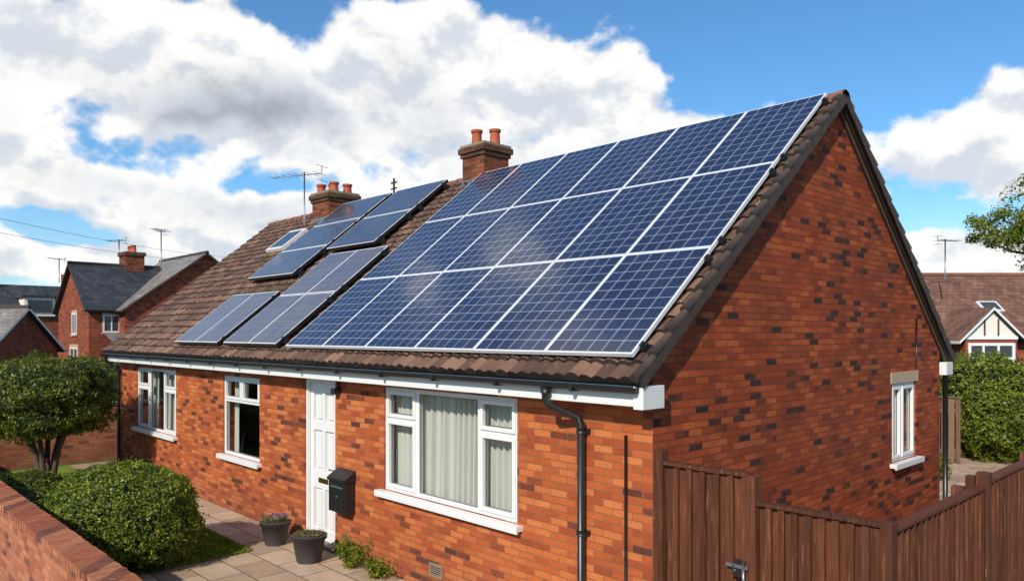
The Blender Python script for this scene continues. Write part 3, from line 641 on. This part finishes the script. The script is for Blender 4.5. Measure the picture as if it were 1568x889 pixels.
fb=lambda u,v,w:(u,-1.0-w,v); mb.mbox(fb,1.75,3.35,1.0,2.5,-.01,.012,M_dglass); ring(mb,fb,1.7,3.4,.95,2.55,.10,-.01,.05,M_white)
for u in (2.25,2.8): mb.mbox(fb,u-.04,u+.04,1.05,2.45,.013,.045,M_white)
mb.mbox(fb,1.8,3.3,1.95,2.03,.013,.043,M_white)
mb.done('gabled_bay',B_)
mb=MB()
sl=2.6/3.75; n_=math.hypot(1,sl); fr=lambda u,v,w:(u,v/n_-w*sl/n_,2.75+v*sl/n_+w/n_+.03)
mb.obox(fr,3.8,4.6,1.7,2.4,.0,.06,M_white); mb.face([fr(3.88,1.78,.065),fr(4.52,1.78,.065),fr(4.52,2.32,.065),fr(3.88,2.32,.065)],M_dglass); mb.done('roof_window',B_)
antenna('tv_antenna',(-6.0,27.6,5.0),1.6,math.radians(60),1.0,6,.6,1.6)
bush('garden_hedge',(-1.25,15.0,1.15),(1.25,1.2,1.15),28000,.035,M_leafl,2.6,.16,21)
bush('garden_hedge',(1.3,17.0,1.1),(1.8,1.4,1.25),18000,.04,M_leafl,2.4,.18,23)
bush('low_shrub',(.7,12.4,.45),(.7,1.2,.5),9000,.03,M_leafd,2.2,.2,22)
bush('low_shrub',(-1.6,11.3,.25),(.5,.5,.28),4000,.025,M_leafl,2.2,.2,27)
fence('timber_panel_fence',(-4.5,12.5),(-1.5,13.6),.02,1.45,.14,.02,mat=M_wood2,batten=False)
mb=MB(); mb.box(-7.5,-3.4,17,19.5,0,1.75,M_nb); mb.box(-7.7,-3.2,16.8,19.7,1.751,1.90,M_white); mb.face([(-7.7,16.8,1.905),(-3.2,16.8,1.905),(-3.2,19.7,2.25),(-7.7,19.7,2.25)],M_slate); mb.done('garden_shed')
tree('broadleaf_tree',(-4.9,36.2,0),9.6,2.9,18000,.078,M_leafl,4)
fence('green_board_fence',(-17.2,-3.5),(-17.2,9),.0,1.98,.15,.004,mat=M_green,batten=False,rail=False,posts=False)
bush('garden_hedge',(-26,-3.6,1.0),(1.6,1.6,1.2),8000,.05,M_leafl,2.3,.15,31)
bush('garden_hedge',(-31,3.5,.9),(1.4,2.0,1.0),8000,.05,M_leafd,2.3,.15,32)
P=[];N=[]
for i in range(200):
    a=math.radians(-20+220*i/200+random.uniform(-.6,.6)); R_=random.uniform(95,125); hh=random.uniform(3,5.5); c=np.array([math.cos(a)*R_,math.sin(a)*R_,0]); m=140
    p=rng.normal(size=(m,3)); p/=np.linalg.norm(p,axis=1)[:,None]; p[:,2]=np.abs(p[:,2]); P.append(c+p*np.array([3.8,3.8,hh])*(.75+.3*rng.random((m,1)))); N.append(p)
leaves_mesh('distant_trees',np.concatenate(P),np.concatenate(N),.8,M_leafd)
mb=MB(); mb.tube([(-14,-7.2,0),(-14,-7.2,6.6)],[.13,.1],M_wood2,12); mb.box(-14.6,-13.4,-7.25,-7.15,6.3,6.4,M_wood2); mb.done('utility_pole')
mb=MB()
for k,(off) in enumerate((0,.45)):
    a=Vector((-14+off,-7.2,6.15-.5*k)); b=Vector((-37.5,14.3,7.2-.25*k)); pts=[a.lerp(b,t/14)-Vector((0,0,.9*(1-(2*t/14-1)**2)*.6)) for t in range(15)]
    mb.tube(pts,.006,M_black,5)
mb.done('overhead_cable')

# ------------------------------------------------------------------ light and sky
S=Vector((.33,-.80,.58)).normalized(); el=math.asin(S.z); az=math.atan2(S.x,S.y)
sd=bpy.data.lights.new('sun','SUN'); sd.energy=5.0; sd.angle=math.radians(.5); sd.color=(1,.91,.77)
so=bpy.data.objects.new('sun',sd); scene.collection.objects.link(so); so.rotation_euler=S.to_track_quat('Z','Y').to_euler(); so.location=(5,-20,20)
w=bpy.data.worlds.new('World'); scene.world=w; w.use_nodes=True; t=NT(w.node_tree); bg=t.n['Background']
try: w.cycles.sampling_method='MANUAL'; w.cycles.sample_map_resolution=512
except Exception: pass
sky=t.new('ShaderNodeTexSky',sky_type='NISHITA'); sky.sun_disc=False; sky.sun_elevation=el; sky.sun_rotation=az; sky.air_density=1.0; sky.dust_density=.3; sky.ozone_density=2.5
t.l.new(t.mix(1.0,sky.outputs[0],(.62,1.02,1.24),'MULTIPLY'),bg.inputs[0]); bg.inputs[1].default_value=.125
d=t.new('ShaderNodeTexCoord').outputs['Generated']
def dot(vec,c):
    nd=t.new('ShaderNodeVectorMath',operation='DOT_PRODUCT'); t.put(nd.inputs[0],vec); nd.inputs[1].default_value=c; return nd.outputs['Value']
nrm=t.new('ShaderNodeVectorMath',operation='NORMALIZE'); t.put(nrm.inputs[0],d); d=nrm.outputs[0]
aa=t.m('ARCTAN2',dot(d,(.690,.724,0)),dot(d,(-.724,.690,0))); ee=t.m('ARCSINE',t.sep(d)[2])
mp=t.new('ShaderNodeMapping'); t.put(mp.inputs[0],d); mp.inputs['Scale'].default_value=(1,1,1.35); dm=mp.outputs[0]
def off(v,o):
    nd=t.new('ShaderNodeVectorMath',operation='ADD'); t.put(nd.inputs[0],v); nd.inputs[1].default_value=o; return nd.outputs[0]
nE=t.noise(dm,7.5,9,.52,.05)
nE2=t.noise(off(dm,(.008,-.008,.03)),7.5,7,.52,.05)     # same cloud field a little nearer the sun: gives sunlit tops and shaded bases
nG=t.noise(off(dm,(7.7,0,0)),4.0,3,.5)
blobs=[(-.30,.285,.40,.115),(-.14,.345,.24,.07),(.05,.295,.15,.10),(-.53,.30,.20,.07),(.24,.235,.20,.05),(.10,.21,.34,.09),(-.57,.17,.18,.035),(-.20,.13,.38,.06),(-.50,.085,.26,.03),(.57,.195,.12,.08),(.54,.09,.18,.04),(.43,.165,.04,.02),(.10,.08,.3,.05),(-.95,.85,.5,.3),(1.5,.3,.4,.15),(3.0,.4,.5,.2)]
acc=None
def ell(ai,ei,ra,re):
    dx=t.m('DIVIDE',t.m('SUBTRACT',aa,ai),ra); dy=t.m('DIVIDE',t.m('SUBTRACT',ee,ei),re)
    return t.m('SUBTRACT',1.0,t.m('SQRT',t.m('ADD',t.m('MULTIPLY',dx,dx),t.m('MULTIPLY',dy,dy))))
for b in blobs:
    v=ell(*b); acc=v if acc is None else t.m('SMOOTH_MAX',acc,v,.15)
acc=t.m('MAXIMUM',acc,-.6)
F=t.m('ADD',acc,t.m('MULTIPLY',t.m('SUBTRACT',nE,.5),2.9))
dens=t.mr(F,-.04,.24,0,1,True)
gray=t.mr(t.m('ADD',ell(-.27,.225,.42,.10),t.m('MULTIPLY',t.m('SUBTRACT',nG,.5),1.6)),-.05,.85,0,1,True)
gray=t.m('MULTIPLY',gray,t.mr(F,.2,.9,0,1,True))
rel=t.mr(t.m('SUBTRACT',nE,nE2),-.085,.05,.82,1.06,True)
gen=t.mr(t.m('SUBTRACT',F,t.m('MULTIPLY',nG,1.0)),0,1.0,0,.10,True)
br=t.m('MULTIPLY',t.m('SUBTRACT',rel,gen),t.mr(gray,0,1,1.0,.60))
cc=t.mix(t.m('MAXIMUM',gray,t.mr(rel,.82,1.02,.7,0)),(1.0,.985,.96),(.78,.87,1.0))
b2=t.new('ShaderNodeBackground'); t.put(b2.inputs[0],cc); t.put(b2.inputs[1],br)
haze=t.mr(ee,-.02,.20,.50,0,True)
dens=t.m('MAXIMUM',dens,haze)
mx=t.new('ShaderNodeMixShader'); t.put(mx.inputs[0],t.m('MULTIPLY',dens,.97)); t.l.new(bg.outputs[0],mx.inputs[1]); t.l.new(b2.outputs[0],mx.inputs[2])
t.l.new(mx.outputs[0],t.n['World Output'].inputs[0])

# ------------------------------------------------------------------ camera
cd=bpy.data.cameras.new('camera'); co=bpy.data.objects.new('camera',cd); scene.collection.objects.link(co); scene.camera=co
co.location=(3.783,-5.241,2.9); co.rotation_euler=(math.radians(90),0,yaw); cd.sensor_width=36; cd.lens=26.61; cd.shift_y=.0418; cd.clip_end=2000; cd.clip_start=.05
